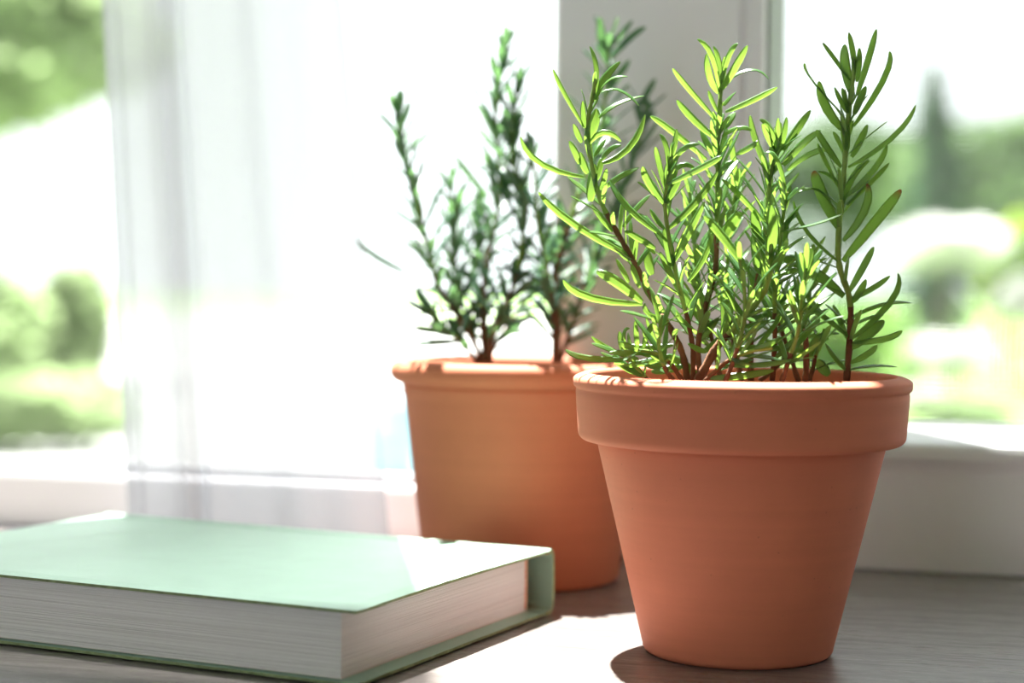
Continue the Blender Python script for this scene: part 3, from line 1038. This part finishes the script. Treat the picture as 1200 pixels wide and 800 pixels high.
def bushy(name, label, cat, loc, rx, ry, rz, nleaf, leaf, mat, trunk=0.0, group=None, lumps=6, cone=False, seed=0):
    random.seed(seed)
    root = tag(empty(name, loc), label, cat, group)
    cl = []
    for _k in range(lumps):
        if cone:
            f = rnd(0, 1)
            cl.append((Vector((rnd(-1, 1) * rx * (1 - f) * .6, rnd(-1, 1) * ry * (1 - f) * .6, trunk + rz * 2 * f)), .5 * (1.1 - f)))
        else:
            a, b = rnd(0, 6.28), rnd(-.7, 1)
            q = math.sqrt(max(0, 1 - b * b)) * .55
            cl.append((Vector((math.cos(a) * q * rx, math.sin(a) * q * ry, trunk + rz + b * rz * .5)), rnd(.45, .65)))
    V, F = [], []
    for _k in range(nleaf):
        c, k = random.choice(cl)
        d = Vector((random.gauss(0, 1), random.gauss(0, 1), random.gauss(0, 1))).normalized() * rnd(.45, 1) ** .5
        p = c + Vector((d.x * rx * k, d.y * ry * k, d.z * rz * k))
        if p.z < .02: p.z = .02 + rnd(0, .1)
        t = Vector((random.gauss(0, 1), random.gauss(0, 1), random.gauss(0, .7))).normalized()
        s = t.cross(Vector((rnd(-1, 1), rnd(-1, 1), rnd(-1, 1)))).normalized()
        L = leaf * rnd(.6, 1.3)
        b = len(V)
        V += [p - t * L, p + s * L * .42, p + t * L, p - s * L * .42]
        F.append((b, b + 1, b + 2, b + 3))
    me = bpy.data.meshes.new('foliage')
    me.from_pydata(V, [], F)
    tag(obj('foliage', me, mat, root), kind='stuff')
    bm = bmesh.new()
    h = trunk + rz * (1.2 if trunk else .6)
    r = max(.05, h * .03)
    pts = [Vector((0, 0, 0)), Vector((rnd(-.03, .03) * h, 0, h * .5)), Vector((rnd(-.05, .05) * h, 0, h))]
    rings = [[bm.verts.new(p + Vector((math.cos(k * .785) * rr, math.sin(k * .785) * rr, 0))) for k in range(8)] for p, rr in zip(pts, (r, r * .75, r * .4))]
    for a, b in zip(rings, rings[1:]):
        for k in range(8): bm.faces.new((a[k], a[(k + 1) % 8], b[(k + 1) % 8], b[k]))
    bm.faces.new(rings[0][::-1])
    bm.faces.new(rings[-1])
    obj('trunk' if trunk else 'stem', bm, M['bark'], root, True)
    return root


def ground(px, Y):
    p = at(px, 330, Y)
    return Vector((p.x, Y, GZ))


# seen through the right-hand window
bushy('conifer', 'slender pointed conifer rising above the other trees', 'tree', ground(1092, 34), 1.1, 1.1, 2.62, 2800, .16, M['tree_c'], .3, cone=True, lumps=30, seed=1)
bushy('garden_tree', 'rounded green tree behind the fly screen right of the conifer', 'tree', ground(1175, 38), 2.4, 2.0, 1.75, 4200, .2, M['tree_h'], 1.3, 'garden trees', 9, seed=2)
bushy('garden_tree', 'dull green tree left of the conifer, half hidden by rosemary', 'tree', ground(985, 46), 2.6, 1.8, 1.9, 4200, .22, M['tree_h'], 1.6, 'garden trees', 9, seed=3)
bushy('lime_shrub', 'yellow-green shrub in front of the rounded tree', 'shrub', ground(1178, 22), .62, .5, .75, 1500, .1, M['tree_b'], 0.6, seed=4)
bushy('bright_gap_clump', 'large white leaf clump standing in for a bright gap under the conifer', 'shrub', ground(1108, 20), .62, .5, .34, 1800, .08, M['bright_gap'], 1.22, 'white clumps standing in for bright gaps', 5, seed=5)  # white clumps added in place of bright gaps between the trees
bushy('bright_gap_clump', 'white leaf clump standing in for a bright gap low beside the lawn', 'shrub', ground(1122, 17), .45, .4, .22, 1300, .07, M['bright_gap'], .28, 'white clumps standing in for bright gaps', 5, seed=6)
bushy('bright_gap_clump', 'small white leaf clump standing in for a bright gap beside the right pot rim', 'shrub', ground(1080, 15.5), .28, .25, .16, 900, .06, M['bright_gap'], .05, 'white clumps standing in for bright gaps', 4, seed=7)
bushy('bright_gap_clump', 'white leaf clump standing in for a bright gap at the edge of the lime shrub', 'shrub', ground(1205, 19), .3, .3, .3, 900, .07, M['bright_gap'], .7, 'white clumps standing in for bright gaps', 4, seed=8)
bushy('hedge_shrub', 'low green shrub below the white clumps', 'shrub', ground(1130, 14.5), .45, .35, .2, 1200, .07, M['tree_p'], .0, 'low garden shrubs', 5, seed=9)
bushy('hedge_shrub', 'green shrub behind the rosemary sprig', 'shrub', ground(1000, 20), .9, .6, .55, 1800, .1, M['tree_a'], .0, 'low garden shrubs', 6, seed=10)
# seen through the left-hand window
bushy('garden_tree', 'leafy pale green tree high beyond the bare window strip', 'tree', ground(-90, 20), 2.8, 1.6, 1.3, 8000, .17, M['tree_p'], 2.3, 'garden trees', 20, seed=11)
bushy('hedge_shrub', 'tall yellow-green shrub beyond the bare window strip', 'shrub', ground(-25, 15), .6, .5, .66, 2600, .1, M['tree_p'], .0, 'low garden shrubs', 8, seed=12)
bushy('hedge_shrub', 'cool green shrub beside the pale terrace', 'shrub', ground(78, 18), .5, .4, .66, 2600, .1, M['tree_p'], .0, 'low garden shrubs', 8, seed=13)
bushy('hedge_shrub', 'broad pale green shrub on the lawn edge', 'shrub', ground(30, 11.5), .75, .35, .30, 2600, .08, M['tree_p'], .0, 'low garden shrubs', 8, seed=14)
tx0, tx1 = at(128, 400, 10).x / 10, at(655, 400, 10).x / 10
bm = bmesh.new()
vs_ = [Vector((tx0 * 60, 60, GZ + .03)), Vector((tx1 * 60, 60, GZ + .03)), Vector((.9, 1.9, GZ + .03)), Vector((tx0 * 5, 5, GZ + .03)), Vector((-2.2, 1.9, GZ + .03))]
top = [bm.verts.new(v) for v in vs_]
low = [bm.verts.new(v - Vector((0, 0, .06))) for v in vs_]
bm.faces.new(top)
bm.faces.new(low[::-1])
for k in range(5): bm.faces.new((top[k], low[k], low[(k + 1) % 5], top[(k + 1) % 5]))
bmesh.ops.recalc_face_normals(bm, faces=bm.faces)
tag(obj('terrace', bm, M['paving']), kind='structure')
tub = tag(empty('garden_tub', (at(462, 400, 9.5).x, 9.5, GZ + .03)), 'pale blue tub standing on the white terrace', 'tub')
obj('tub_body', lathe([(0, 0), (.13, 0), (.16, .5), (.15, .5), (.125, .02), (0, .02)], 32), M['pool'], tub, True)
obj('rim', lathe([(.155, .48), (.175, .485), (.178, .5), (.17, .512), (.15, .505), (.155, .48)], 32), M['pool'], tub, True)
